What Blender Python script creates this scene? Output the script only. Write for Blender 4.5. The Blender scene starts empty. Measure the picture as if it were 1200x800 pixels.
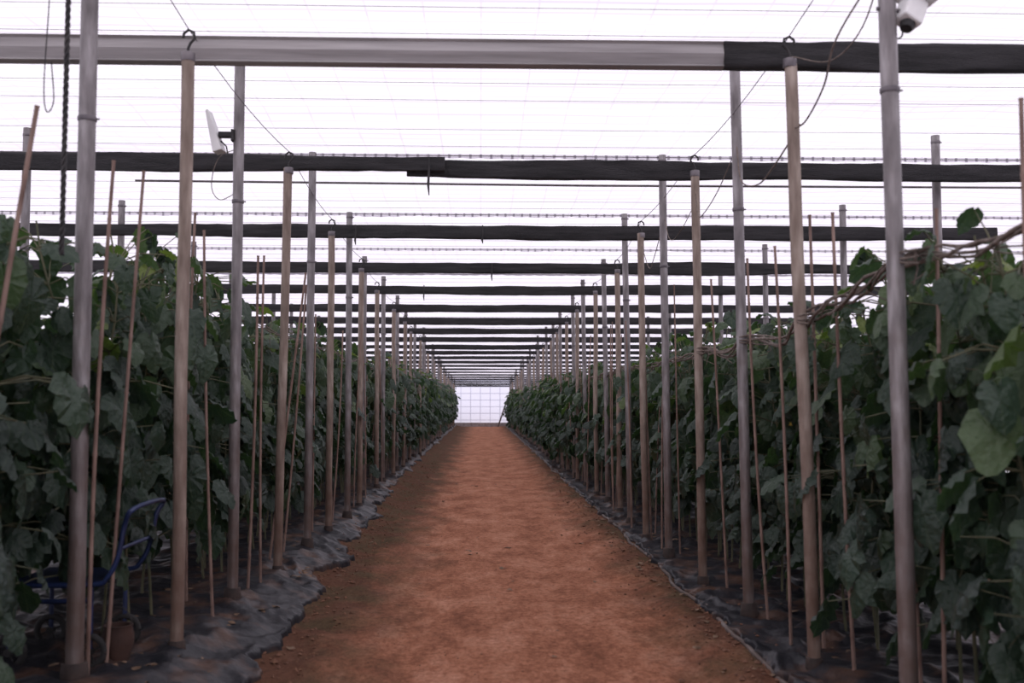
import bpy, math, random
from mathutils import Vector, Matrix, noise
random.seed(7)
R = random.random
def U(a,b): return a+(b-a)*R()
scene = bpy.context.scene
COL = scene.collection
try:
    scene.view_settings.view_transform='Standard'
    scene.view_settings.look='None'
except Exception: pass

def sstep(a,b,x):
    t=max(0,min(1,(x-a)/(b-a))); return t*t*(3-2*t)
def ns(x,y,z=0.0): return noise.noise(Vector((x,y,z)))
CAMZ=1.5
def ground(x,y):
    w=ns(y*0.35,3.1)*0.10+ns(y*1.6,x*1.5)*0.07
    z=0.16*(1-sstep(-1.75,-1.05,x+w))
    z+=0.035*sstep(1.30,1.6,x+w*0.7)
    e=min(1,abs(x)/1.2)
    z+=0.04*math.exp(-((x+w*1.3+1.02)/0.18)**2)*(0.6+ns(x*4,y*3,2))
    z+=0.045*math.exp(-((x+w-1.38)/0.15)**2)*(0.6+ns(x*4,y*3,5))
    z+=ns(x*9,y*9,4)*0.014*e*e*e*e+ns(x*1.1,y*0.5,8)*0.010
    z-=0.014*math.exp(-((x+0.45+w*0.3)/0.13)**2)+0.014*math.exp(-((x-0.60+w*0.3)/0.13)**2)
    return z
# ---------------- beam / roof heights
HB=[2.0,1.97,1.86,1.81,1.81,1.75,1.73,1.70]
def beamH(i):
    if i<8: return HB[i]
    return 1.70-(i-8+1)*0.66/15.0
NB=23
def beamY(i): return 5.68+2.6*i
def roofZ(y):
    t=(y-5.68)/2.6
    if t<=0: h=2.02
    else:
        i=int(t); f=t-i
        h=beamH(min(i,NB))*(1-f)+beamH(min(i+1,NB))*f
    return CAMZ+h+0.50

# ---------------- materials
def mat_new(name):
    m=bpy.data.materials.new(name); m.use_nodes=True
    nt=m.node_tree; nt.nodes.clear()
    return m,nt
def N(nt,t,**k):
    n=nt.nodes.new(t)
    for a,b in k.items(): setattr(n,a,b)
    return n
def L(nt,a,b): nt.links.new(a,b)
def ramp(nt,stops):
    n=nt.nodes.new('ShaderNodeValToRGB'); cr=n.color_ramp
    while len(cr.elements)<len(stops): cr.elements.new(0.5)
    for e,(p,c) in zip(cr.elements,stops):
        e.position=p; e.color=(c[0],c[1],c[2],1)
    return n
def noisy(name,c1,c2,scale=8,rough=0.6,metal=0.0,bump=0.2,stretch=(1,1,1),detail=5,spec=0.5,c3=None,bscale=None,dirt=None,bdist=0.02,c3pos=0.72):
    m,nt=mat_new(name)
    out=N(nt,'ShaderNodeOutputMaterial'); p=N(nt,'ShaderNodeBsdfPrincipled')
    p.inputs['Roughness'].default_value=rough; p.inputs['Metallic'].default_value=metal
    p.inputs['Specular IOR Level'].default_value=spec
    tc=N(nt,'ShaderNodeTexCoord'); mp=N(nt,'ShaderNodeMapping'); mp.inputs['Scale'].default_value=stretch
    L(nt,tc.outputs['Object'],mp.inputs['Vector'])
    n=N(nt,'ShaderNodeTexNoise'); n.inputs['Scale'].default_value=scale; n.inputs['Detail'].default_value=detail
    L(nt,mp.outputs[0],n.inputs['Vector'])
    st=[(0.3,c1),(0.7,c2)] if c3 is None else [(0.28,c1),(0.5,c2),(c3pos,c3)]
    r=ramp(nt,st); L(nt,n.outputs['Fac'],r.inputs[0]); col=r.outputs[0]
    if dirt:
        sep=N(nt,'ShaderNodeSeparateXYZ'); L(nt,tc.outputs['Object'],sep.inputs[0])
        n3=N(nt,'ShaderNodeTexNoise'); n3.inputs['Scale'].default_value=9; n3.inputs['Detail'].default_value=6; L(nt,tc.outputs['Object'],n3.inputs['Vector'])
        ma=N(nt,'ShaderNodeMath',operation='MULTIPLY_ADD'); ma.inputs[1].default_value=-2.4
        L(nt,n3.outputs['Fac'],ma.inputs[0]); L(nt,sep.outputs[2],ma.inputs[2])
        mr=N(nt,'ShaderNodeMapRange'); mr.inputs['From Min'].default_value=-1.1; mr.inputs['From Max'].default_value=0.6; mr.inputs['To Min'].default_value=0.85; mr.inputs['To Max'].default_value=0.0
        L(nt,ma.outputs[0],mr.inputs['Value'])
        mx=N(nt,'ShaderNodeMixRGB'); mx.inputs[2].default_value=(*dirt,1); L(nt,mr.outputs[0],mx.inputs[0]); L(nt,col,mx.inputs[1]); col=mx.outputs[0]
    L(nt,col,p.inputs['Base Color'])
    if bump>0:
        n2=N(nt,'ShaderNodeTexNoise'); n2.inputs['Scale'].default_value=bscale or scale*4; n2.inputs['Detail'].default_value=4
        L(nt,mp.outputs[0],n2.inputs['Vector'])
        b=N(nt,'ShaderNodeBump'); b.inputs['Strength'].default_value=bump; b.inputs['Distance'].default_value=bdist
        L(nt,n2.outputs['Fac'],b.inputs['Height']); L(nt,b.outputs[0],p.inputs['Normal'])
    L(nt,p.outputs[0],out.inputs[0])
    return m
M_steel=noisy('galvanised_steel',(0.11,0.098,0.099),(0.22,0.202,0.205),c3=(0.38,0.36,0.365),scale=4,rough=0.5,metal=0.25,bump=0.15,stretch=(5,5,1.0),detail=10,dirt=(0.11,0.07,0.054))
M_conc=noisy('weathered_post',(0.14,0.10,0.08),(0.26,0.205,0.17),c3=(0.43,0.36,0.31),scale=3.5,rough=0.8,bump=0.3,stretch=(5,5,1.0),detail=10,dirt=(0.12,0.068,0.048))
M_collar=noisy('dirty_collar',(0.02,0.015,0.014),(0.065,0.04,0.032),scale=9,rough=0.8)
M_dark=noisy('dark_iron',(0.012,0.012,0.014),(0.04,0.036,0.036),scale=12,rough=0.6,metal=0.3)
M_wire=noisy('wire_grey',(0.10,0.09,0.10),(0.2,0.18,0.19),scale=12,rough=0.5,metal=0.5,bump=0)
M_lwire=noisy('wire_light',(0.28,0.26,0.29),(0.42,0.40,0.42),scale=12,rough=0.5,metal=0.1,bump=0)
M_twine=noisy('old_twine',(0.075,0.056,0.047),(0.22,0.18,0.155),scale=30,rough=0.9)
M_bamboo=noisy('bamboo_cane',(0.13,0.075,0.058),(0.29,0.195,0.16),scale=6,rough=0.65,bump=0.15,stretch=(3,3,0.8))
M_black=noisy('black_netting',(0.010,0.010,0.011),(0.035,0.033,0.036),scale=5,rough=0.85,bump=0.6,stretch=(0.6,2,6),bscale=40)
M_beam=noisy('grey_channel',(0.22,0.205,0.205),(0.37,0.35,0.35),scale=3,rough=0.55,metal=0.15,bump=0.1,stretch=(0.4,2,8))
M_white=noisy('white_plastic',(0.6,0.6,0.6),(0.78,0.77,0.76),scale=4,rough=0.4,bump=0)
M_blue=noisy('blue_paint',(0.006,0.014,0.05),(0.013,0.028,0.10),scale=9,rough=0.5,bump=0.05)
M_clay=noisy('brown_clay',(0.03,0.014,0.010),(0.065,0.030,0.021),scale=7,rough=0.85)
M_rubber=noisy('rubber',(0.01,0.01,0.01),(0.03,0.028,0.028),scale=12,rough=0.8)
M_pipe=noisy('hose',(0.03,0.02,0.018),(0.08,0.055,0.046),c3=(0.18,0.15,0.14),scale=5,rough=0.7,bump=0.1,stretch=(1,0.6,1))
M_stem=noisy('vine_stem',(0.05,0.06,0.03),(0.12,0.11,0.06),scale=12,rough=0.7)
M_flower=noisy('yellow_petal',(0.4,0.25,0.03),(0.55,0.38,0.05),scale=12,rough=0.6,bump=0)
M_clod=noisy('soil_clod',(0.08,0.035,0.021),(0.21,0.10,0.06),scale=20,rough=0.95,bump=0.4)
M_dry=noisy('dry_leaf',(0.08,0.045,0.026),(0.22,0.14,0.09),scale=20,rough=0.85)

def mat_leaf():
    m,nt=mat_new('cucumber_leaf')
    out=N(nt,'ShaderNodeOutputMaterial'); p=N(nt,'ShaderNodeBsdfPrincipled')
    p.inputs['Roughness'].default_value=0.46; p.inputs['Specular IOR Level'].default_value=0.42
    a=N(nt,'ShaderNodeAttribute',attribute_name='tint')
    r=ramp(nt,[(0.0,(0.018,0.033,0.025)),(0.45,(0.036,0.063,0.042)),(0.8,(0.066,0.105,0.045)),(1.0,(0.17,0.22,0.055))])
    L(nt,a.outputs['Fac'],r.inputs[0])
    uv=N(nt,'ShaderNodeUVMap'); sep=N(nt,'ShaderNodeSeparateXYZ'); L(nt,uv.outputs[0],sep.inputs[0])
    u=N(nt,'ShaderNodeMath',operation='SUBTRACT'); u.inputs[1].default_value=0.5; L(nt,sep.outputs[0],u.inputs[0])
    v=N(nt,'ShaderNodeMath',operation='ADD'); v.inputs[1].default_value=0.04; L(nt,sep.outputs[1],v.inputs[0])
    at=N(nt,'ShaderNodeMath',operation='ARCTAN2'); L(nt,u.outputs[0],at.inputs[0]); L(nt,v.outputs[0],at.inputs[1])
    ab=N(nt,'ShaderNodeMath',operation='PINGPONG'); ab.inputs[1].default_value=0.27; L(nt,at.outputs[0],ab.inputs[0])
    lt=N(nt,'ShaderNodeMath',operation='LESS_THAN'); lt.inputs[1].default_value=0.022; L(nt,ab.outputs[0],lt.inputs[0])
    mul=N(nt,'ShaderNodeMath',operation='MULTIPLY'); mul.inputs[1].default_value=0.35; L(nt,lt.outputs[0],mul.inputs[0])
    mx=N(nt,'ShaderNodeMixRGB'); mx.inputs[2].default_value=(0.08,0.11,0.065,1)
    L(nt,mul.outputs[0],mx.inputs[0]); L(nt,r.outputs[0],mx.inputs[1]); L(nt,mx.outputs[0],p.inputs['Base Color'])
    tc=N(nt,'ShaderNodeTexCoord'); n2=N(nt,'ShaderNodeTexNoise'); n2.inputs['Scale'].default_value=34; n2.inputs['Detail'].default_value=3
    L(nt,tc.outputs['Object'],n2.inputs['Vector'])
    b=N(nt,'ShaderNodeBump'); b.inputs['Strength'].default_value=0.9; b.inputs['Distance'].default_value=0.018
    L(nt,n2.outputs['Fac'],b.inputs['Height']); L(nt,b.outputs[0],p.inputs['Normal'])
    t=N(nt,'ShaderNodeBsdfTranslucent')
    g=N(nt,'ShaderNodeMixRGB',blend_type='MULTIPLY'); g.inputs[0].default_value=1; g.inputs[2].default_value=(1.6,1.9,0.9,1)
    L(nt,mx.outputs[0],g.inputs[1]); L(nt,g.outputs[0],t.inputs[0])
    ms=N(nt,'ShaderNodeMixShader'); ms.inputs[0].default_value=0.28
    L(nt,p.outputs[0],ms.inputs[1]); L(nt,t.outputs[0],ms.inputs[2]); L(nt,ms.outputs[0],out.inputs[0])
    return m
M_leaf=mat_leaf()

def mat_net(name,sx,sy,axes,trans=0.6,lwx=0.03,lwy=0.03,line_col=(0.5,0.46,0.54),col=(0.9,0.88,0.92),linefac=0.5,band=0.35):
    m,nt=mat_new(name)
    out=N(nt,'ShaderNodeOutputMaterial')
    tc=N(nt,'ShaderNodeTexCoord'); sep=N(nt,'ShaderNodeSeparateXYZ'); L(nt,tc.outputs['Object'],sep.inputs[0])
    def line(o,period,w):
        pp=N(nt,'ShaderNodeMath',operation='PINGPONG'); pp.inputs[1].default_value=period/2; L(nt,o,pp.inputs[0])
        l=N(nt,'ShaderNodeMath',operation='LESS_THAN'); l.inputs[1].default_value=w; L(nt,pp.outputs[0],l.inputs[0]); return l
    a=line(sep.outputs[axes[0]],sx,lwx); b=line(sep.outputs[axes[1]],sy,lwy)
    mxm=N(nt,'ShaderNodeMath',operation='MAXIMUM'); L(nt,a.outputs[0],mxm.inputs[0]); L(nt,b.outputs[0],mxm.inputs[1])
    no=N(nt,'ShaderNodeTexNoise'); no.inputs['Scale'].default_value=1.6; no.inputs['Detail'].default_value=5; no.inputs['Roughness'].default_value=0.6
    mp=N(nt,'ShaderNodeMapping'); mp.inputs['Scale'].default_value=(0.14,2.0,1); L(nt,tc.outputs['Object'],mp.inputs[0]); L(nt,mp.outputs[0],no.inputs['Vector'])
    sc=N(nt,'ShaderNodeMath',operation='MULTIPLY_ADD'); sc.inputs[1].default_value=band; sc.inputs[2].default_value=(1-trans)-band/2
    L(nt,no.outputs['Fac'],sc.inputs[0])
    ad=N(nt,'ShaderNodeMath',operation='MULTIPLY_ADD'); ad.inputs[1].default_value=linefac; ad.use_clamp=True
    L(nt,mxm.outputs[0],ad.inputs[0]); L(nt,sc.outputs[0],ad.inputs[2])
    cm=N(nt,'ShaderNodeMixRGB'); cm.inputs[1].default_value=(*col,1); cm.inputs[2].default_value=(*line_col,1); L(nt,mxm.outputs[0],cm.inputs[0])
    tr=N(nt,'ShaderNodeBsdfTranslucent'); L(nt,cm.outputs[0],tr.inputs[0])
    tp=N(nt,'ShaderNodeBsdfTransparent')
    ms=N(nt,'ShaderNodeMixShader'); L(nt,ad.outputs[0],ms.inputs[0]); L(nt,tp.outputs[0],ms.inputs[1]); L(nt,tr.outputs[0],ms.inputs[2])
    L(nt,ms.outputs[0],out.inputs[0]); return m
M_roof=mat_net('roof_net',0.36,0.16,(0,1),trans=0.46,lwx=0.006,lwy=0.013,line_col=(0.56,0.51,0.61),col=(0.66,0.62,0.70),linefac=0.17,band=1.1)
M_wallnet=mat_net('wall_net',0.55,0.42,(1,2),trans=0.4,lwx=0.02,lwy=0.02)
M_wallback=mat_net('end_wall_net',0.62,0.42,(0,2),trans=0.25,lwx=0.02,lwy=0.02,line_col=(0.42,0.42,0.5),col=(0.72,0.72,0.82))
M_edge=mat_net('net_edging',0.1,0.1,(0,2),trans=0.35,lwx=0.012,lwy=0.012,col=(0.66,0.62,0.70),line_col=(0.42,0.40,0.45))

def mat_soil():
    m,nt=mat_new('red_soil')
    out=N(nt,'ShaderNodeOutputMaterial'); p=N(nt,'ShaderNodeBsdfPrincipled'); p.inputs['Roughness'].default_value=0.95
    p.inputs['Specular IOR Level'].default_value=0.1
    tc=N(nt,'ShaderNodeTexCoord')
    n1=N(nt,'ShaderNodeTexNoise'); n1.inputs['Scale'].default_value=2.4; n1.inputs['Detail'].default_value=12; n1.inputs['Roughness'].default_value=0.80
    mp1=N(nt,'ShaderNodeMapping'); mp1.inputs['Scale'].default_value=(1,0.5,1); L(nt,tc.outputs['Object'],mp1.inputs[0])
    L(nt,mp1.outputs[0],n1.inputs['Vector'])
    r1=ramp(nt,[(0.36,(0.20,0.078,0.045)),(0.5,(0.36,0.152,0.090)),(0.64,(0.51,0.255,0.17))]); L(nt,n1.outputs['Fac'],r1.inputs[0])
    n2=N(nt,'ShaderNodeTexNoise'); n2.inputs['Scale'].default_value=24; n2.inputs['Detail'].default_value=8; n2.inputs['Roughness'].default_value=0.85
    mp2=N(nt,'ShaderNodeMapping'); mp2.inputs['Scale'].default_value=(1,0.7,1); L(nt,tc.outputs['Object'],mp2.inputs[0])
    L(nt,mp2.outputs[0],n2.inputs['Vector'])
    r2=ramp(nt,[(0.38,(0.55,0.51,0.48)),(0.58,(1.08,1.08,1.08))]); L(nt,n2.outputs['Fac'],r2.inputs[0])
    mm=N(nt,'ShaderNodeMixRGB',blend_type='MULTIPLY'); mm.inputs[0].default_value=1; L(nt,r1.outputs[0],mm.inputs[1]); L(nt,r2.outputs[0],mm.inputs[2])
    sep=N(nt,'ShaderNodeSeparateXYZ'); L(nt,tc.outputs['Object'],sep.inputs[0])
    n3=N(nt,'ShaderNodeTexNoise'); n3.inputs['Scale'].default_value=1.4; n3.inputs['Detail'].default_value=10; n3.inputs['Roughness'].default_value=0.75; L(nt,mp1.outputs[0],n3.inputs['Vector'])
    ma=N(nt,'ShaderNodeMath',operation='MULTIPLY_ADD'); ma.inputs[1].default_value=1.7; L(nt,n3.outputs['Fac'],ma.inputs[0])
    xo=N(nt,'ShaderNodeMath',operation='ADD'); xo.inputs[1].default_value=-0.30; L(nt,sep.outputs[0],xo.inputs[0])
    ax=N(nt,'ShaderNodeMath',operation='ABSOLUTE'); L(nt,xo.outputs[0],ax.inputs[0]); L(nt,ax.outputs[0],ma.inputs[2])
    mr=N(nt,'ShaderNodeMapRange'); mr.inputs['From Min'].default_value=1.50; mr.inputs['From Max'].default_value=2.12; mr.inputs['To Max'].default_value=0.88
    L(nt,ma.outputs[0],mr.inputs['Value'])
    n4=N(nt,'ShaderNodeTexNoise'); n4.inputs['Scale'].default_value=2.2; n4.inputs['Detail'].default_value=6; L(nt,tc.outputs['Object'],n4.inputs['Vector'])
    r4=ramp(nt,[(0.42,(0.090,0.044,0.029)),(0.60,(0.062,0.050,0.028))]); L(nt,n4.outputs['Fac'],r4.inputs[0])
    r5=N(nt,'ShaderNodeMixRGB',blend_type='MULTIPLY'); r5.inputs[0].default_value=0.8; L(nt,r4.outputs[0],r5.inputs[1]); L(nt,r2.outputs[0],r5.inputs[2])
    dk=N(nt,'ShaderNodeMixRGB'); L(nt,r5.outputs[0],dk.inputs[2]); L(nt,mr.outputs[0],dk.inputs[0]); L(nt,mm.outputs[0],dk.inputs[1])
    L(nt,dk.outputs[0],p.inputs['Base Color'])
    b=N(nt,'ShaderNodeBump'); b.inputs['Strength'].default_value=0.7; b.inputs['Distance'].default_value=0.02
    L(nt,n2.outputs['Fac'],b.inputs['Height']); L(nt,b.outputs[0],p.inputs['Normal'])
    L(nt,p.outputs[0],out.inputs[0]); return m
M_soil=mat_soil()
M_mulch=noisy('dusty_black_plastic',(0.013,0.014,0.018),(0.022,0.021,0.025),scale=4.0,rough=0.48,bump=0.5,detail=12,c3=(0.085,0.048,0.035),bscale=9,spec=0.20,bdist=0.04,c3pos=0.68)

# ---------------- mesh builder
class MB:
    def __init__(s): s.v=[]; s.f=[]; s.uv={}; s.tint=[]
    def tube(s,pts,rad,seg=10,cap=True):
        pts=[Vector(p) for p in pts]; n=len(pts)
        rr=rad if isinstance(rad,(list,tuple)) else [rad]*n
        b=len(s.v); prev=None
        for i,p in enumerate(pts):
            t=(pts[min(i+1,n-1)]-pts[max(i-1,0)]).normalized()
            if prev is None:
                a=Vector((1,0,0)) if abs(t.x)<0.9 else Vector((0,1,0))
                x=(a-t*a.dot(t)).normalized()
            else: x=(prev-t*prev.dot(t)).normalized()
            prev=x; y=t.cross(x)
            for k in range(seg):
                an=2*math.pi*k/seg; s.v.append(p+(x*math.cos(an)+y*math.sin(an))*rr[i])
        for i in range(n-1):
            for k in range(seg):
                k2=(k+1)%seg
                s.f.append((b+i*seg+k,b+i*seg+k2,b+(i+1)*seg+k2,b+(i+1)*seg+k))
        if cap:
            s.f.append(tuple(b+k for k in range(seg))[::-1]); s.f.append(tuple(b+(n-1)*seg+k for k in range(seg)))
    def box(s,c,size,rot=None):
        b=len(s.v); c=Vector(c)
        for x in(-.5,.5):
            for y in(-.5,.5):
                for z in(-.5,.5):
                    p=Vector((x*size[0],y*size[1],z*size[2]))
                    if rot: p=rot@p
                    s.v.append(c+p)
        for q in((0,1,3,2),(4,6,7,5),(0,4,5,1),(2,3,7,6),(0,2,6,4),(1,5,7,3)): s.f.append(tuple(b+i for i in q))
    def obj(s,name,mat,smooth=True,link=True,bevel=0):
        me=bpy.data.meshes.new(name); me.from_pydata([tuple(v) for v in s.v],[],s.f); me.materials.append(mat)
        if smooth: me.polygons.foreach_set('use_smooth',[True]*len(me.polygons))
        me.update()
        o=bpy.data.objects.new(name,me)
        if link: COL.objects.link(o)
        if bevel:
            md=o.modifiers.new('bevel','BEVEL'); md.width=bevel; md.segments=2
        if smooth and len(s.f)<20000:
            try: me.set_sharp_from_angle(angle=math.radians(50))
            except Exception: pass
        return o
def top(o,label,cat,group=None,kind=None):
    o['label']=label; o['category']=cat
    if group: o['group']=group
    if kind: o['kind']=kind
    return o
def struct(o,label,cat='structure'):
    o['kind']='structure'; o['label']=label; o['category']=cat; return o
def empty(name,loc):
    o=bpy.data.objects.new(name,None); o.location=loc; o.empty_display_size=0.1; COL.objects.link(o); return o
def child(c,p): c.parent=p; return c
def catmull(P,m=8):
    P=[Vector(p) for p in P]; Q=[P[0]*2-P[1]]+P+[P[-1]*2-P[-2]]; out=[]
    for i in range(1,len(Q)-2):
        a,b,c,d=Q[i-1],Q[i],Q[i+1],Q[i+2]
        for k in range(m):
            t=k/m; out.append(0.5*((2*b)+(c-a)*t+(2*a-5*b+4*c-d)*t*t+(3*b-a-3*c+d)*t**3))
    out.append(P[-1]); return out

# ---------------- floor
ys=[]; y=-3.0
while y<66:
    ys.append(y); y+= 0.035 if 3<y<9 else (0.08 if y<18 else (0.2 if y<30 else 0.4))
ys.append(66)
xs=[]; x=-9.5
while x<9.5:
    xs.append(x); x+= 0.035 if -2.0<x<2.2 else 0.4
xs.append(9.5)
mb=MB()
for yy in ys:
    for xx in xs: mb.v.append((xx,yy,ground(xx,yy)))
nx=len(xs)
for j in range(len(ys)-1):
    for i in range(nx-1):
        a=j*nx+i; mb.f.append((a,a+1,a+1+nx,a+nx))
struct(mb.obj('floor',M_soil),'red-brown compacted soil path between crop beds','ground')

# ---------------- mulch sheets
def ridge(x,y,z,k=4.5): return max(0.0,1-abs(ns(x,y,z))*k)
def mulch(side,label):
    mb=MB(); cols=72; yy=2.6; rows=[]
    while yy<63.5:
        rows.append(yy); yy+= 0.025 if yy<9 else (0.05 if yy<16 else (0.15 if yy<25 else 0.6))
    for yv in rows:
        if side<0:
            edge=-1.19-0.022*min(max(yv-5,0),14)+ns(yv*1.1,9)*0.17+ns(yv*3.3,1)*0.09+ns(yv*9,1)*0.05+ns(yv*19,1)*0.03
            outer=-3.5
        else:
            edge=1.60+ns(yv*1.3,4)*0.09+ns(yv*4,8)*0.06+ns(yv*9,8)*0.04+ns(yv*19,8)*0.025; outer=3.7
        for i in range(cols):
            t=(i/(cols-1))**1.5
            xv=edge+(outer-edge)*t
            wx=xv+ns(xv*1.5,yv*1.5,20)*0.35; wy=yv+ns(xv*1.5,yv*1.5,30)*0.35
            w=ridge(wx*2.6,wy*1.3,7)*0.034+ridge(wx*1.8,wy*4.4,3)*0.022+ridge(wx*7,wy*5,9,3.5)*0.008+ridge(wx*13,wy*10,12,3)*0.003+0.010
            if i==0: w=-0.004
            if i==1: w=w*0.5
            mb.v.append((xv,yv,ground(xv,yv)+w))
    for j in range(len(rows)-1):
        for i in range(cols-1):
            a=j*cols+i
            q=(a,a+1,a+1+cols,a+cols)
            mb.f.append(q if side>0 else q[::-1])
    return top(mb.obj('mulch_sheet',M_mulch),label,'plastic sheet')
mulch(-1,'wrinkled dusty black plastic mulch sheet with ragged torn edge')
mulch(1,'wrinkled black plastic mulch sheet beside the irrigation pipe')

# ---------------- roof and walls
mb=MB()
ry=[-3+0.325*i for i in range(int(67.5/0.325)+1)]
rx=[-9+0.6*i for i in range(31)]
for yv in ry:
    ph=((yv-6.95)/1.3)
    sag=-0.05*abs(math.sin(math.pi*ph))
    for xv in rx:
        mb.v.append((xv,yv,roofZ(yv)+sag+0.012*math.sin(xv*5)))
for j in range(len(ry)-1):
    for i in range(len(rx)-1):
        a=j*len(rx)+i; mb.f.append((a,a+1,a+1+len(rx),a+len(rx)))
struct(mb.obj('ceiling',M_roof),'translucent white netting roof with fine wire grid','roof')
def quadwall(name,p,mat,label):
    mb=MB(); mb.v=p; mb.f=[(0,1,2,3)]; return struct(mb.obj(name,mat,smooth=False),label,'wall')
quadwall('wall_back',[(-9,64.6,-0.05),(9,64.6,-0.05),(9,64.6,3.2),(-9,64.6,3.2)],M_wallback,'white netting end wall with a grey wire grid')
quadwall('wall_left',[(-9,-3,-0.1),(-9,64.6,-0.1),(-9,64.6,3.2),(-9,-3,4.0)],M_wallnet,'translucent white netting side wall')
quadwall('wall_right',[(9,-3,-0.1),(9,64.6,-0.1),(9,64.6,3.2),(9,-3,4.0)],M_wallnet,'translucent white netting side wall')
mb=MB(); mb.box((0,64.5,0.08),(18,0.06,0.35))
struct(mb.obj('baseboard_back',noisy('base_strip',(0.2,0.16,0.16),(0.34,0.3,0.3)),smooth=False),'grey strip along the foot of the end wall','trim')

# ---------------- beams / rolled screens
def rolled(x0,x1,yc,zc,h,d,mat,name,label,seed,ridged=False,sag=0.0):
    mb=MB(); n=max(8,int((x1-x0)/0.12)); seg=16
    for i in range(n+1):
        xv=x0+(x1-x0)*i/n
        th=1+0.30*ns(xv*0.5,seed+7)
        sg=-sag*(1-((xv-0.1)/2.2)**2) if abs(xv-0.1)<2.2 else 0
        for k in range(seg):
            a=2*math.pi*k/seg
            ca,sa=math.cos(a),math.sin(a)
            e=0.35
            py=math.copysign(abs(ca)**e,ca)*d/2; pz=math.copysign(abs(sa)**e,sa)*h/2
            if ridged:
                py+= (0.012 if k%2 else -0.006)*(1 if abs(ca)>0.3 else 0)
                pz+=ns(xv*0.3,seed)*0.003
            else:
                s_=h/0.15
                pz=pz*th+(ns(xv*1.1,seed,k*0.05)*0.010+ns(xv*6,seed+2,k*0.3)*0.006)*s_+sg
                py+=ns(xv*3,seed+5,k*0.5)*0.012*s_
            mb.v.append((xv,yc+py,zc+pz))
    for i in range(n):
        for k in range(seg):
            k2=(k+1)%seg; mb.f.append((i*seg+k,i*seg+k2,(i+1)*seg+k2,(i+1)*seg+k))
    mb.f.append(tuple(range(seg))[::-1]); mb.f.append(tuple(n*seg+k for k in range(seg)))
    return top(mb.obj(name,mat,smooth=not ridged),label,'beam' if ridged else 'shade screen',group=None if ridged else 'rolled shade screens under the roof')
for i in range(NB):
    yc=beamY(i)+0.09; zc=CAMZ+beamH(i)
    lab='rolled black shade netting stretched across the aisle'
    if i==0:
        rolled(-4.6,1.41,yc,zc+0.02,0.165,0.06,M_beam,'cross_beam','light grey ridged metal channel crossing above the aisle',1,True)
        rolled(1.412,5,yc,zc+0.015,0.17,0.07,M_black,'shade_screen','rolled black shade netting meeting a light grey beam',3)
    elif i==1:
        rolled(-5.3,-0.30,yc,zc+0.012,0.145,0.06,M_black,'shade_screen','rolled black shade netting with overlapping folded end',5)
        rolled(-0.62,6.4,yc+0.075,zc-0.010,0.15,0.06,M_black,'shade_screen',lab,6)
    else:
        h=0.15 if i<7 else max(0.075,0.15-0.0085*(i-6))
        rolled(-5.0 if i==2 else -6.2,5.7 if i==2 else 7.2,yc,zc,h,min(0.06,h),M_black,'shade_screen',lab,i*3.3,sag=U(0.0,0.035) if i<10 else 0)
for (i,xv,ln) in [(1,-0.43,0.22),(2,0.02,0.1),(3,0.15,0.14),(2,-1.35,0.12),(4,-0.9,0.15),(1,2.6,0.13)]:
    mb=MB(); yv=beamY(i)+0.03; z=CAMZ+beamH(i)+0.06
    mb.tube([(xv,yv,z),(xv+0.004,yv-0.004,z-0.08),(xv-0.004,yv,z-0.1-ln*0.6),(xv+0.003,yv,z-0.1-ln)],[0.006,0.009,0.011,0.004],8)
    top(mb.obj('tie_strap',M_dark),'short black tie strap dangling from rolled shade netting','strap',group='tie straps on the shade netting')

# ---------------- posts
def pole_mesh(mb,x,y,z0,z1,r,lx,ly,seed,wob=0.004):
    n=12
    pts=[];rr=[]
    for i in range(n+1):
        t=i/n; pts.append((x+lx*t+ns(t*3,seed)*wob,y+ly*t,z0+(z1-z0)*t)); rr.append(r*(1+ns(t*6,seed+9)*0.04))
    mb.tube(pts,rr,16)
def ring(mb,c,r0,h,r1=None):
    mb.tube([(c[0],c[1],c[2]-h/2),(c[0],c[1],c[2]-h/2+0.004),(c[0],c[1],c[2]+h/2-0.004),(c[0],c[1],c[2]+h/2)],[r0*0.95,r0,r0 if r1 is None else r1,(r0 if r1 is None else r1)*0.95],16)
def tall_post(x,y,ztop,lx=0,ly=0,r=0.036,label=None,grp='tall steel posts along the aisle'):
    g=ground(x,y); mb=MB(); pole_mesh(mb,0,0,-0.12,ztop-g,r,lx,ly,x+y)
    o=mb.obj('steel_post',M_steel); o.location=(x,y,g)
    top(o,label or 'galvanised round steel post carrying the net roof','post',grp)
    mb=MB(); ring(mb,(0,0,0.035),r+0.032,0.15,r+0.018); child(mb.obj('base_collar',M_collar),o)
    if y<24:
        h=ztop-g
        for zz in (h-0.06,h*0.72):
            mb=MB(); ring(mb,(lx*zz/h,ly*zz/h,zz),r+0.005,0.025); mb.tube([(lx*zz/h+r,ly*zz/h,zz),(lx*zz/h+r+0.018,ly*zz/h,zz)],0.005,8)
            child(mb.obj('pipe_clamp',M_wire),o)
    return o
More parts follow.
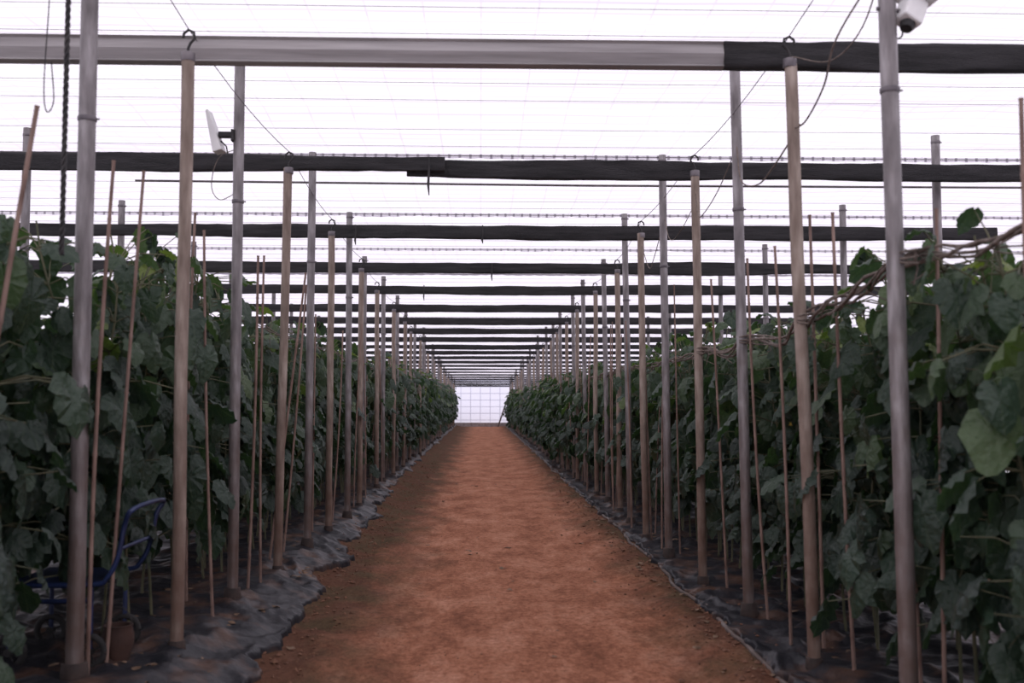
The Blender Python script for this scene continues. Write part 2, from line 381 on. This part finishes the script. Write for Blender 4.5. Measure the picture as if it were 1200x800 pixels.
def short_post(x,y,ztop,lx=0,ly=0,r=0.035,label=None):
    g=ground(x,y); mb=MB(); h=ztop-g; pole_mesh(mb,0,0,-0.12,h,r,lx,ly,x+y,0.014)
    o=mb.obj('hook_post',M_conc); o.location=(x,y,g)
    top(o,label or 'weathered tan round post with a wire hook on top','post','short hooked posts along the aisle')
    mb=MB(); ring(mb,(0,0,0.03),r+0.02,0.1,r+0.01); child(mb.obj('base_collar',M_collar),o)
    mb=MB(); s=1 if x<0 else -1
    P=[(lx,ly,h-0.03),(lx,ly,h+0.03),(lx+0.012*s,ly,h+0.06),(lx+0.035*s,ly,h+0.085),(lx+0.03*s,ly,h+0.12),(lx,ly,h+0.135),(lx-0.025*s,ly,h+0.115),(lx-0.028*s,ly,h+0.09)]
    mb.tube(P,0.008,8); child(mb.obj('hook',M_dark),o)
    if y<24:
        mb=MB(); ring(mb,(lx,ly,h-0.02),r+0.004,0.05); child(mb.obj('cap_band',M_wire),o)
    return o
hookL=[];hookR=[]
for i in range(NB):
    yt=4.35+2.6*i; ysx=5.6+2.6*i
    zt=roofZ(yt)-0.05; zs=CAMZ+(1.94 if i==0 else beamH(i)-0.04)
    if i==1: zs=CAMZ+1.9
    if i>3: zt-=U(0,0.15)
    jl=[-1.94,-1.66,-1.60,-1.57][i] if i<4 else -1.60+U(-.08,.05)
    jr=[1.82,1.83,1.765,1.79][i] if i<4 else 1.80+U(-.05,.08)
    jy=U(-.25,.25) if i>3 else 0
    tall_post(jl,yt+(0.66 if i==0 else 0)+jy,zt,U(-.01,.03),0,r=0.041 if i==0 else 0.036)
    tall_post(jr,yt-(0.03 if i==0 else 0)-jy*.7,zt,-0.04+U(-.015,.015),0,r=0.038 if i==0 else 0.036)
    sl=[-1.63,-1.60,-1.59][i] if i<3 else -1.59+U(-.06,.05)
    sr=[1.83,1.79,1.75][i] if i<3 else 1.78+U(-.05,.06)
    ll=[0.0,0.04,0.0][i] if i<3 else U(-.03,.03); lr=[-0.08,-0.03,-0.02][i] if i<3 else U(-.04,.03)
    short_post(sl,ysx,zs,ll); short_post(sr,ysx,zs,lr)
    hookL.append((sl+ll,ysx,zs+0.14)); hookR.append((sr+lr,ysx,zs+0.14))
for i in range(7):
    yt=8.3+2.6*i+0.35
    tall_post(-3.95+U(-.1,.1),yt,roofZ(yt)-0.12,grp='outer steel posts behind the vines')
    tall_post(4.0+U(-.1,.1),yt,roofZ(yt)-0.12,grp='outer steel posts behind the vines')
# ---------------- wires
def wire(pts,r,mat,name,label,cat='wire',group=None,seg=6):
    mb=MB(); mb.tube(pts,r,seg); return top(mb.obj(name,mat),label,cat,group)
def sagline(a,b,sag,n=12):
    a=Vector(a);b=Vector(b); out=[]
    for i in range(n+1):
        t=i/n; p=a.lerp(b,t); p.z-=sag*4*t*(1-t); out.append(p)
    return out
for H in (hookL,hookR):
    pts=[(H[0][0],2.0,H[0][2]+0.35)]
    for a,b in zip(H[:-1],H[1:]): pts+= [tuple(p) for p in sagline(a,b,0.05,6)][:-1]
    pts.append(H[-1])
    wire(pts,0.003,M_wire,'hook_wire','thin steel wire strung from hook to hook',group='wires strung along the post tops')
for i in range(NB):
    yt=4.35+2.6*i
    z=roofZ(yt)
    wire(sagline((-8.8,yt,z-0.05),(8.8,yt,z-0.07),0.01,16),0.004,M_wire if i<4 else M_lwire,'roof_wire','taut crosswise steel wire under the net roof',group='crosswise roof wires')
    for dy in (0.5,0.95,1.75,2.2):
        if i<7:
            wire(sagline((-8.8,yt+dy,roofZ(yt+dy)-0.07),(8.8,yt+dy,roofZ(yt+dy)-0.07),0.03*R(),16),0.002,M_lwire,'roof_wire','thin crosswise steel wire under the net roof',group='crosswise roof wires')
    if 0<=i<9:
        mb=MB(); n=600
        for k in range(n+1):
            xv=-8.5+17*k/n
            mb.v.append((xv,yt+0.02,z-0.05)); mb.v.append((xv,yt+0.02,z-0.085-0.008*abs(math.sin(xv*17))+ns(xv*2,i)*0.014))
        for k in range(n): mb.f.append((2*k,2*k+1,2*k+3,2*k+2))
        top(mb.obj('net_edging',M_edge),'scalloped hanging edge of white roof netting','netting',group='scalloped netting edges')
    if i==2:
        wire([(-3.3,yt+0.15,CAMZ+2.12),(1,yt+0.15,CAMZ+2.10),(6.5,yt+0.15,CAMZ+2.11)],0.011,M_wire,'steel_rod','slim grey steel rod crossing above the aisle','rod')

# ---------------- stakes
def stake(a,b,r=0.011):
    a=Vector(a);b=Vector(b); d=b-a; Ln=d.length; mb=MB(); pts=[];rr=[]
    n=int(Ln/0.28); bow=U(-.02,.02)
    for i in range(n+1):
        t=i/n; p=a.lerp(b,t)-a; p.x+=bow*math.sin(math.pi*t)
        for dz,k in((-0.012,1.0),(0,1.22),(0.012,1.0)):
            if (i==0 and dz<0) or (i==n and dz>0): continue
            pts.append(p+d.normalized()*dz); rr.append(r*k*(1.05-0.25*t))
    mb.tube(pts,rr,8); o=mb.obj('bamboo_stake',M_bamboo); o.location=a
    return top(o,'thin reddish-brown bamboo stake leaning in the vine row','stake','bamboo stakes in the vine rows')
S=[((-2.11,4.0),(-1.75,4.0,2.67),.012),((-1.92,5.12),(-1.79,4.95,2.68),.011),((-1.88,5.25),(-1.76,5.3,2.71),.010),((-1.65,6.43),(-1.75,6.43,2.59),.010),
   ((-1.95,6.9),(-1.94,6.9,2.79),.011),((-1.66,7.4),(-1.62,7.4,2.57),.011),((-1.62,7.65),(-1.62,7.6,2.6),.010),((-1.76,8.6),(-1.48,8.6,2.6),.011),((-1.72,9.0),(-1.56,9.1,2.55),.010),
   ((2.02,6.0),(1.98,6.0,2.63),.011),((1.98,5.4),(1.925,5.45,2.54),.011),((2.0,4.4),(2.02,4.4,2.36),.010),((2.12,4.9),(2.06,4.9,2.05),.010),
   ((1.84,6.05),(1.765,6.0,2.44),.010),((1.92,6.8),(1.81,6.8,2.48),.010),((1.89,7.8),(1.79,7.8,2.46),.010),((1.95,8.9),(1.90,8.9,2.5),.010),((2.08,3.75),(2.06,3.75,2.66),.011)]
for a,b,r in S: stake((a[0],a[1],ground(*a)-0.05),b,r)
for sd in(-1,1):
    y=9.6
    while y<60:
        x=sd*(1.68 if sd<0 else 1.86)+U(-.12,.1)
        stake((x,y,ground(x,y)-0.05),(x+U(-.12,.12),y+U(-.1,.1),U(2.2,2.65)),U(.008,.011)); y+=U(0.25,1.1) if y<28 else U(1.0,2.2)

# ---------------- vines
half=[(0.11,-0.13),(0.27,-0.19),(0.42,-0.10),(0.50,0.06),(0.49,0.22),(0.53,0.38),(0.46,0.53),(0.37,0.64),(0.30,0.79),(0.15,0.92)]
outl=[(0,0.0)]+half+[(0,1.02)]+[(-a,b) for a,b in half[::-1]]
def leaf(mb,base,d,nrm,size,tint,rnd):
    d=d.normalized(); s=d.cross(nrm)
    if s.length<1e-3: s=Vector((1,0,0))
    s.normalize(); n=s.cross(d).normalized()
    b0=len(mb.v); droop=rnd.uniform(0.25,0.95); cup=rnd.uniform(0.1,0.85); tw=rnd.uniform(-.5,.5); ph=rnd.uniform(0,6)
    def P(u,v,e):
        z=-droop*v*abs(v)*0.7-cup*u*u*2+0.16*abs(u)+tw*u*v+e+0.035*math.sin(9*u+ph)*math.sin(8*v+ph*2)
        return base+(s*u*(1-0.2*cup)+d*v*(1-0.15*droop)+n*z)*size
    c=(0,0.36)
    mb.v.append(P(c[0],c[1],0.0)); uvs=[(0.5,0.36)]
    m=len(outl)
    for sc,amp in((0.36,0.012),(0.7,0.03),(1.0,0.04)):
        for k,(u,v) in enumerate(outl):
            uu=c[0]+(u-c[0])*sc; vv=c[1]+(v-c[1])*sc
            if sc==1.0: uu*=rnd.uniform(.94,1.06); vv*=rnd.uniform(.97,1.04)
            mb.v.append(P(uu,vv,(amp if k%2 else -amp)+rnd.uniform(-.03,.03)*sc)); uvs.append((uu+.5,vv))
    for k in range(m):
        k2=(k+1)%m
        mb.f.append((b0,b0+1+k,b0+1+k2))
        for q in (0,1): mb.f.append((b0+1+q*m+k,b0+1+(q+1)*m+k,b0+1+(q+1)*m+k2,b0+1+q*m+k2))
    for i,q in enumerate(uvs): mb.uv[b0+i]=q
    while len(mb.tint)<b0: mb.tint.append(0.3)
    mb.tint+= [tint]*len(uvs)
def plant_meshes(seed,nleaf=84,H=2.05,zlow=0.25):
    rnd=random.Random(seed)
    stems=MB(); path=[]
    for st in range(2):
        ph=rnd.uniform(0,6); x0=rnd.uniform(-.10,.10); y0=-0.12+0.24*st
        pts=[]
        for i in range(15):
            t=i/14; pts.append(Vector((x0*(1-t)+0.10*math.sin(ph+t*5)*t,y0+0.12*math.sin(ph*2+t*6)*t,H*t-0.03)))
        stems.tube(pts,[0.010-0.005*i/14 for i in range(15)],6); path.append(pts)
    fo=MB()
    for k in range(nleaf):
        t=(k+rnd.random())/nleaf; t=zlow/H+(1-zlow/H)*t
        pts=path[k%2]; q=pts[min(14,int(t*14))]
        az=rnd.uniform(0,2*math.pi)
        spread=rnd.uniform(0.08,0.37)*(0.72+0.5*math.sin(t*math.pi)+0.25*math.sin(t*17+seed))
        base=q+Vector((math.cos(az)*spread*0.95,math.sin(az)*spread*1.05,rnd.uniform(-.05,.1)))
        if t>0.88 and rnd.random()<0.3: base.z+=rnd.uniform(0.04,0.22)
        out=Vector((math.cos(az),math.sin(az),0))
        pitch=rnd.uniform(-1.45,-0.45) if t<0.93 else rnd.uniform(-1.0,.3)
        d=out*math.cos(pitch)+Vector((rnd.uniform(-.3,.3),rnd.uniform(-.3,.3),math.sin(pitch)))
        nrm=Vector((0,0,1))*math.cos(pitch)-out*math.sin(pitch)
        nrm=nrm+Vector((rnd.uniform(-.4,.4),rnd.uniform(-.4,.4),0))
        size=rnd.uniform(0.12,0.235)*(1-0.45*max(0,(t-0.85)/0.15))
        tint=min(1,max(0,rnd.gauss(0.28+0.34*max(0,(t-0.6)/0.4),0.17)))
        if t>0.9 and rnd.random()<0.10: tint=rnd.uniform(0.82,0.95)
        leaf(fo,base,d,nrm,size,tint,rnd)
        a=q; mid=(a+base)/2+Vector((0,0,0.03)); stems.tube([a,mid,base],[0.004,0.0035,0.003],4,cap=False)
    fl=MB()
    for k in range(1):
        t=rnd.uniform(0.6,0.95); az=rnd.uniform(0,6.28); c=Vector((math.cos(az)*.22,math.sin(az)*.22,H*t))
        b=len(fl.v); fl.v.append(c+Vector((math.cos(az)*-.01,math.sin(az)*-.01,-.01)))
        out=Vector((math.cos(az),math.sin(az),0.3)).normalized(); sx=out.cross(Vector((0,0,1))).normalized(); sy=sx.cross(out)
        for j in range(10):
            an=j*math.pi/5; rr=0.016 if j%2==0 else 0.007
            fl.v.append(c+(sx*math.cos(an)+sy*math.sin(an))*rr+out*(0.012 if j%2==0 else 0.002))
        for j in range(10): fl.f.append((b,b+1+j,b+1+(j+1)%10))
    return stems,fo,fl
def finish_foliage(mb,name):
    o=mb.obj(name,M_leaf,link=False); me=o.data
    uvl=me.uv_layers.new(name='UVMap')
    vi=[0]*len(me.loops); me.loops.foreach_get('vertex_index',vi)
    buf=[]
    for v in vi: buf+=list(mb.uv.get(v,(0.5,0.5)))
    uvl.data.foreach_set('uv',buf)
    at=me.attributes.new('tint','FLOAT','POINT')
    tt=mb.tint+[0.2]*(len(me.vertices)-len(mb.tint)); at.data.foreach_set('value',tt)
    return o
temps=[]
for s in range(8):
    st,fo,fl=plant_meshes(100+s,nleaf=112,zlow=0.56 if s<7 else 0.25)
    so=st.obj('stem',M_stem,link=False); fob=finish_foliage(fo,'foliage'); flo=fl.obj('flower',M_flower,link=False)
    cm=MB(); cm.v=list(fo.v)+list(st.v); cm.f=list(fo.f)+[tuple(i+len(fo.v) for i in f) for f in st.f]; cm.uv=dict(fo.uv); cm.tint=list(fo.tint)
    co=finish_foliage(cm,'cucumber_plant')
    temps.append((so,fob,flo,co))
def put_plant(x,y,k,sc,rot,label):
    so,fob,flo,co=temps[k]; g=ground(x,y)
    if y<24:
        e=bpy.data.objects.new('cucumber_plant',None); e.empty_display_size=0.1
        for t in ((so,fob,flo) if (y>6 and x>0 and k%3==0) else (so,fob)):
            c=t.copy(); c.parent=e; COL.objects.link(c)
    else: e=co.copy()
    COL.objects.link(e); e.location=(x,y,g); e.rotation_euler=(0,0,rot); e.scale=sc
    top(e,label,'plant','cucumber vines in the crop rows'); return e
cnt=0
for sd in(-1,1):
    y=3.4
    while y<63.8:
        if sd<0:
            x=-2.13-(0.22 if 4.3<y<5.2 else 0)
            x+=0.24*sstep(12,24,y); hz=U(0.98,1.13)+(0.06 if y<8 else 0)
        else:
            x=2.28-0.26*sstep(12,24,y); hz=U(0.95,1.08)
            if y<5: x=2.20
            if y<6: hz+=0.04
            if y<4.4: hz+=0.06; x=2.18
        x+=U(-.07,.07)
        sxy=1.0+0.12*sstep(12,24,y)
        put_plant(x,y,random.randrange(7) if y>4.3 else 7,(sxy,1.05,hz),random.choice([0,math.pi])+U(-.4,.4),'tall trellised cucumber vine with broad drooping dark green leaves'); cnt+=1
        y+=0.53
    y=3.8
    while y<27:
        put_plant(sd*3.0+U(-.08,.08),y,random.randrange(7),(1.25,1.15,U(1.02,1.12)),U(0,6.28),'cucumber vine in the rear planting row, dense dark leaves'); cnt+=1
        y+=0.72
print('plants',cnt)

# trellis cables: tangled bundle
def bundle(base,nst,label,seed,k=1.0):
    mb=MB()
    for s in range(nst):
        pts=[]; rr=[]
        for i,p in enumerate(base):
            near=1.1 if p[1]<8 else 0.9
            a=i*0.33+s*2*math.pi/nst+2*ns(i*.15,s,seed+3); r_=(0.018+0.040*abs(ns(i*.22,s*3.1,seed)))*near*k
            pts.append((p[0]+math.cos(a)*r_,p[1],p[2]+math.sin(a)*r_)); rr.append((0.004 if s%2 else 0.008)*(1+0.5*ns(i*.6,s+4))*near*k)
        mb.tube(pts,rr,6)
    for i in range(4,len(base)-4,7):
        p=base[i]
        if p[1]>20: break
        mb.tube(catmull([p,(p[0]+U(-.05,.05),p[1]+U(-.1,.1),p[2]-U(.02,.08)),(p[0]+U(-.08,.08),p[1]+U(-.2,.2),p[2]-U(.05,.18))],4),0.003,5)
    return top(mb.obj('trellis_cable',M_twine),label,'cable','trellis cables')
def resample(pts,step):
    out=[]
    for a,b in zip(pts[:-1],pts[1:]):
        a=Vector(a);b=Vector(b); n=max(1,int((b-a).length/step))
        for i in range(n): out.append(a.lerp(b,i/n))
    out.append(Vector(pts[-1])); return out
rb=[(2.10,3.6,2.18),(2.04,4.05,2.13),(1.90,4.4,2.14),(1.87,4.75,2.09),(1.87,5.2,2.02),(1.84,5.6,1.97),(1.87,6.2,1.88),(1.85,6.95,1.94),(1.87,7.6,1.87),(1.83,8.2,1.93)]
yv=8.9
while yv<63: rb.append((1.88+ns(yv*.9,2)*0.06,yv,1.92+0.09*ns(yv*.7,5))); yv+=0.8
bundle(resample(catmull(rb[:12],6)+rb[12:],0.08),5,'tangled grey-brown bundle of dry vines along vine tops',1)
lb=[]; yv=8.2
while yv<63: lb.append((-1.76+ns(yv*.9,7)*0.06,yv,2.10+0.10*ns(yv*.7,9))); yv+=0.8
bundle(resample(lb,0.15),3,'brown twisted trellis twine holding the vine tops',2,0.6)
for (tx,ty,tz) in ((1.83,4.32,2.13),(1.80,5.6,1.97),(1.82,6.95,1.94),(1.79,8.2,1.93)):
    mb=MB()
    for q in range(3):
        mb.tube([(tx+0.055*math.cos(a*math.pi/6)+0.01,ty+0.05*math.sin(a*math.pi/6),tz+0.02*(q-1)+0.012*math.sin(a*.5+q)) for a in range(13)],0.005,6,cap=False)
    mb.tube([(tx+0.05,ty,tz+0.02),(tx+0.06,ty-0.01,tz-0.05),(tx+0.045,ty,tz-0.12)],0.004,6)
    mb.tube([(tx+0.055,ty,tz-0.02),(tx+0.055,ty,tz+0.02)],0.008,6)
    top(mb.obj('twine_tie',M_twine),'knotted brown twine binding the vine bundle to a post','twine','twine ties on the posts')
# twine loops
wire(catmull([(1.76,4.34,3.42),(1.66,4.6,3.2),(1.70,4.9,3.07),(1.74,5.3,3.01),(1.765,5.56,3.04),(1.80,5.62,3.06),(1.77,6.0,2.93),(1.78,6.4,2.90),(1.765,6.75,3.0),(1.78,6.92,3.28)]),0.005,M_twine,'loose_twine','loose brown twine drooping between posts','twine')
wire(catmull([(1.79,6.92,3.30),(1.74,7.3,3.06),(1.72,7.7,2.96),(1.74,8.0,3.0),(1.76,8.2,3.25)]),0.004,M_twine,'loose_twine','loose brown twine drooping between posts','twine')
wire(catmull([(1.80,4.34,3.5),(1.86,4.8,3.33),(1.84,5.2,3.3),(1.76,5.6,3.46)]),0.004,M_twine,'loose_twine','loose brown twine drooping between posts','twine')
wire(catmull([(1.74,9.55,3.2),(1.7,9.9,2.90),(1.74,10.4,2.9),(1.73,10.8,3.2)]),0.004,M_twine,'loose_twine','loose brown twine drooping between posts','twine')
wire(catmull([(1.79,8.2,3.2),(1.72,8.6,2.98),(1.72,9.1,2.98),(1.75,9.53,3.25)]),0.0035,M_twine,'loose_twine','loose brown twine drooping between posts','twine')
wire(catmull([(-1.96,4.6,3.98),(-1.97,4.6,3.4),(-1.985,4.6,2.95),(-1.97,4.6,2.82),(-1.94,4.6,2.87),(-1.955,4.6,3.05)]),0.003,M_dark,'loose_twine','black cord looped over a wire','twine')
wire(catmull([(-1.66,6.95,3.25),(-1.80,6.95,3.18),(-1.86,7.0,3.0),(-1.80,7.0,2.9),(-1.66,6.95,2.95)]),0.003,M_twine,'loose_twine','thin brown cord hanging beside a post','twine')

# irrigation pipe
pts=[];yv=2.8
while yv<63:
    x=1.60+ns(yv*.8,11)*0.09+ns(yv*2.4,3)*0.05; pts.append((x,yv,ground(x,yv)+0.006+0.016*ns(yv*1.7,1))); yv+=0.15
wire(pts,0.016,M_pipe,'irrigation_pipe','dusty grey irrigation pipe lying along the bed edge','pipe',seg=10)

# hanging cord
mb=MB(); z0=2.15; z1=roofZ(4.5)-0.03
for s in range(3):
    pts=[]; n=150
    for i in range(n+1):
        z=z0+(z1-z0)*i/n; a=i*0.75+s*2.094; pts.append((-1.845+0.007*math.cos(a),4.5+0.007*math.sin(a),z))
    mb.tube(pts,0.006,6)
top(mb.obj('hanging_cord',M_dark),'thin straight black twisted cord hanging beside a steel post','cord')

# sensor on post
e=empty('sensor_unit',(-1.66,6.95,3.33)); top(e,'small white angular sensor clamped to a steel post','sensor')
mb=MB(); b=[(-0.228,0,0.17),(-0.212,0,0.18),(-0.110,0,-0.10),(-0.172,0,-0.12)]
for yo in(-0.05,0.05):
    for p in b: mb.v.append((p[0]+(0.01 if yo>0 else 0),p[1]+yo,p[2]))
mb.f=[(0,1,2,3)[::-1],(4,5,6,7),(0,4,5,1)[::-1],(1,5,6,2)[::-1],(2,6,7,3)[::-1],(3,7,4,0)[::-1]]
child(mb.obj('housing',M_white,smooth=False,bevel=0.006),e)
mb=MB(); mb.box((-0.085,0,0.01),(0.11,0.06,0.035)); mb.box((-0.04,0,0.0),(0.02,0.1,0.08)); mb.tube([(-0.13,0,-0.03),(-0.09,0,-0.07),(-0.08,0,-0.12)],0.006,6)
child(mb.obj('bracket',M_dark,smooth=False,bevel=0.004),e)
# white fitting on near post, tilted
e=empty('sensor_box',(1.80,4.32,3.20)); top(e,'white sensor box tilted on a bracket clamped to a post','sensor')
rot=Matrix.Rotation(math.radians(-20),3,'X')@Matrix.Rotation(math.radians(24),3,'Y')@Matrix.Rotation(math.radians(20),3,'Z')
def rp(p): return tuple(rot@Vector(p)+Vector((0.085,0,0)))
mb=MB(); mb.box(rp((0,0,0.02)),(0.10,0.09,0.13),rot); child(mb.obj('housing',M_white,smooth=False,bevel=0.010),e)
mb=MB(); mb.box(rp((0,-0.01,0.092)),(0.13,0.14,0.010),rot); child(mb.obj('hood',M_white,smooth=False,bevel=0.003),e)
mb=MB(); mb.tube([rp((0.005,-0.0,-0.045)),rp((0.005,-0.0,-0.075))],[0.034,0.026],16); child(mb.obj('lens',M_dark),e)
mb=MB(); mb.tube([(-0.06,0,0.03),(-0.02,0.0,0.03),(0.05,0.0,0.02)],0.010,8); child(mb.obj('bracket',M_wire,smooth=False),e)
mb=MB(); mb.tube(catmull([rp((-0.03,0,-0.05)),(0.05,0,-0.09),(0.01,0,-0.10),(-0.03,0,-0.05)],5),0.004,6); child(mb.obj('cable',M_dark),e)

# blue cart
cx,cy=-2.08,5.5
gx=ground(cx,cy)
e=empty('harvest_cart',(cx,cy,gx)); top(e,'dark blue tubular harvest cart parked among the vines','cart')
mb=MB(); r=0.013
mb.tube(catmull([(-0.30,-0.25,0.42),(0.12,-0.25,0.42),(0.2,-0.25,0.46),(0.25,-0.25,0.56),(0.28,-0.25,0.72),(0.32,-0.24,0.80),(0.32,0.24,0.80),(0.28,0.25,0.72),(0.25,0.25,0.56),(0.2,0.25,0.46),(0.12,0.25,0.42),(-0.30,0.25,0.42)],4),r,8)
mb.tube([(0.26,-0.25,0.6),(0.26,0.25,0.6)],r*.8,8)
mb.tube([(-0.3,-0.25,0.42),(-0.3,0.25,0.42)],r,8); mb.tube([(-0.3,-0.25,0.34),(0.12,-0.25,0.34)],r,8)
for xx in(-0.28,0.12):
    for yy2 in(-.25,.25): mb.tube([(xx,yy2,0.43),(xx,yy2,0.09)],r,8)
child(mb.obj('frame',M_blue),e)
mb=MB(); mb.box((-0.09,0,0.425),(0.42,0.48,0.01)); child(mb.obj('tray',M_blue,smooth=False),e)
for xx in(-0.28,0.12):
    for yy2 in(-.25,.25):
        mb=MB(); pts=[(xx+0.075*math.cos(a*math.pi/8),yy2,0.09+0.075*math.sin(a*math.pi/8)) for a in range(17)]
        mb.tube(pts,0.018,8,cap=False); mb.tube([(xx,yy2-.02,0.09),(xx,yy2+.02,0.09)],0.02,10)
        for a in range(4): mb.tube([(xx,yy2,0.09),(xx+0.07*math.cos(a*math.pi/2+.4),yy2,0.09+0.07*math.sin(a*math.pi/2+.4))],0.006,6)
        child(mb.obj('wheel',M_rubber),e)
# bucket
gb=ground(-1.88,5.38)
e=empty('clay_bucket',(-1.86,5.36,gb+0.02)); top(e,'small dull brown clay bucket standing at the foot of a post','bucket')
mb=MB(); prof=[(0.0,0.0),(0.055,0.0),(0.08,0.09),(0.08,0.14),(0.07,0.175),(0.075,0.19),(0.062,0.19),(0.05,0.02),(0.0,0.02)]; sg=20
for (rr,z) in prof:
    for k in range(sg): a=2*math.pi*k/sg; mb.v.append((rr*math.cos(a),rr*math.sin(a),z))
for j in range(len(prof)-1):
    for k in range(sg): k2=(k+1)%sg; mb.f.append((j*sg+k,j*sg+k2,(j+1)*sg+k2,(j+1)*sg+k))
child(mb.obj('body',M_clay),e)
mb=MB(); mb.tube([(0.072*math.cos(t*math.pi/10),0,0.18+0.1*math.sin(t*math.pi/10)) for t in range(11)],0.003,6); child(mb.obj('handle',M_dark),e)

wire([(1.1,63.9,0.0),(1.75,63.9,1.9)],0.05,M_steel,'leaning_pole','slanted grey pole against the netting end wall','pole',seg=10)
for xp in(-2.5,2.5):
    wire([(xp,64.3,-0.05),(xp,64.3,2.6)],0.05,M_steel,'wall_post','grey post supporting the netting end wall','post','posts of the end wall',seg=10)

# ---------------- debris
mb=MB()
for k in range(3000):
    yv=3.6+(R()**1.8)*22; sd=random.choice((-1,1))
    xv=(-1.15 if sd<0 else 1.52)+random.gauss(0,0.14)
    if R()<0.10: xv=U(-1.2,1.5)
    s=U(0.004,0.016)*(1 if abs(xv)>0.9 else 0.5)
    if R()<0.05 and abs(xv)>1.0: s*=1.8
    g=ground(xv,yv)+(0.012 if (xv<-1.4 or xv>1.68) else 0); b=len(mb.v)
    c=Vector((xv,yv,g+s*0.25)); ph=U(0,6)
    mb.v.append(c+Vector((0,0,s*U(.6,1))))
    for j in range(5): a=ph+j*1.2566; mb.v.append(c+Vector((math.cos(a)*s*U(.7,1.2),math.sin(a)*s*U(.7,1.2),U(-.1,.2)*s)))
    mb.v.append(c-Vector((0,0,s*.6)))
    for j in range(5):
        j2=(j+1)%5; mb.f.append((b,b+1+j,b+1+j2)); mb.f.append((b+6,b+1+j2,b+1+j))
top(mb.obj('soil_clods',M_clod,smooth=False),'scattered red soil clods and pebbles along the path edges','soil',kind='stuff')
mb=MB()
for k in range(560):
    yv=3.8+(R()**1.6)*16; sd=random.choice((-1,1))
    xv=sd*U(1.3,2.3) if R()<0.9 else U(-1.2,1.5)
    s=U(0.012,0.04); g=ground(xv,yv)+(0.03 if (xv<-1.35 or xv>1.75) else 0.005); b=len(mb.v); ph=U(0,6)
    mb.v.append((xv,yv,g+s*.4))
    for j in range(7): a=ph+j*.8976; rr=s*U(.5,1.2); mb.v.append((xv+math.cos(a)*rr,yv+math.sin(a)*rr*.6,g+U(-.1,.5)*s))
    for j in range(7): mb.f.append((b,b+1+j,b+1+(j+1)%7))
top(mb.obj('dry_leaf_litter',M_dry),'scattered dry curled leaf litter on the plastic mulch','leaves',kind='stuff')

# ---------------- world / light
w=bpy.data.worlds.new('sky'); scene.world=w; w.use_nodes=True; nt=w.node_tree; nt.nodes.clear()
out=N(nt,'ShaderNodeOutputWorld'); bg=N(nt,'ShaderNodeBackground'); bg.inputs[1].default_value=1.42
tc=N(nt,'ShaderNodeTexCoord'); sp=N(nt,'ShaderNodeSeparateXYZ'); L(nt,tc.outputs['Generated'],sp.inputs[0])
r=ramp(nt,[(0.0,(0.80,0.75,0.86)),(0.35,(0.97,0.93,1.0)),(1.0,(1.0,0.97,1.0))]); L(nt,sp.outputs[2],r.inputs[0]); L(nt,r.outputs[0],bg.inputs[0]); L(nt,bg.outputs[0],out.inputs[0])
sl=bpy.data.lights.new('sun','SUN'); sl.energy=0.4; sl.angle=math.radians(40); sl.color=(1,0.93,0.86)
so=bpy.data.objects.new('sun',sl); so.rotation_euler=(math.radians(25),math.radians(-12),0); COL.objects.link(so)

# ---------------- camera
cd=bpy.data.cameras.new('camera'); cam=bpy.data.objects.new('camera',cd); COL.objects.link(cam)
cd.sensor_width=36; cd.lens=36*1190/1200
cam.location=(0,0,CAMZ); cam.rotation_euler=(math.radians(90+3.46),0,math.radians(-1.78))
cd.clip_end=300; cd.dof.use_dof=True; cd.dof.focus_distance=13; cd.dof.aperture_fstop=2.4
scene.camera=cam
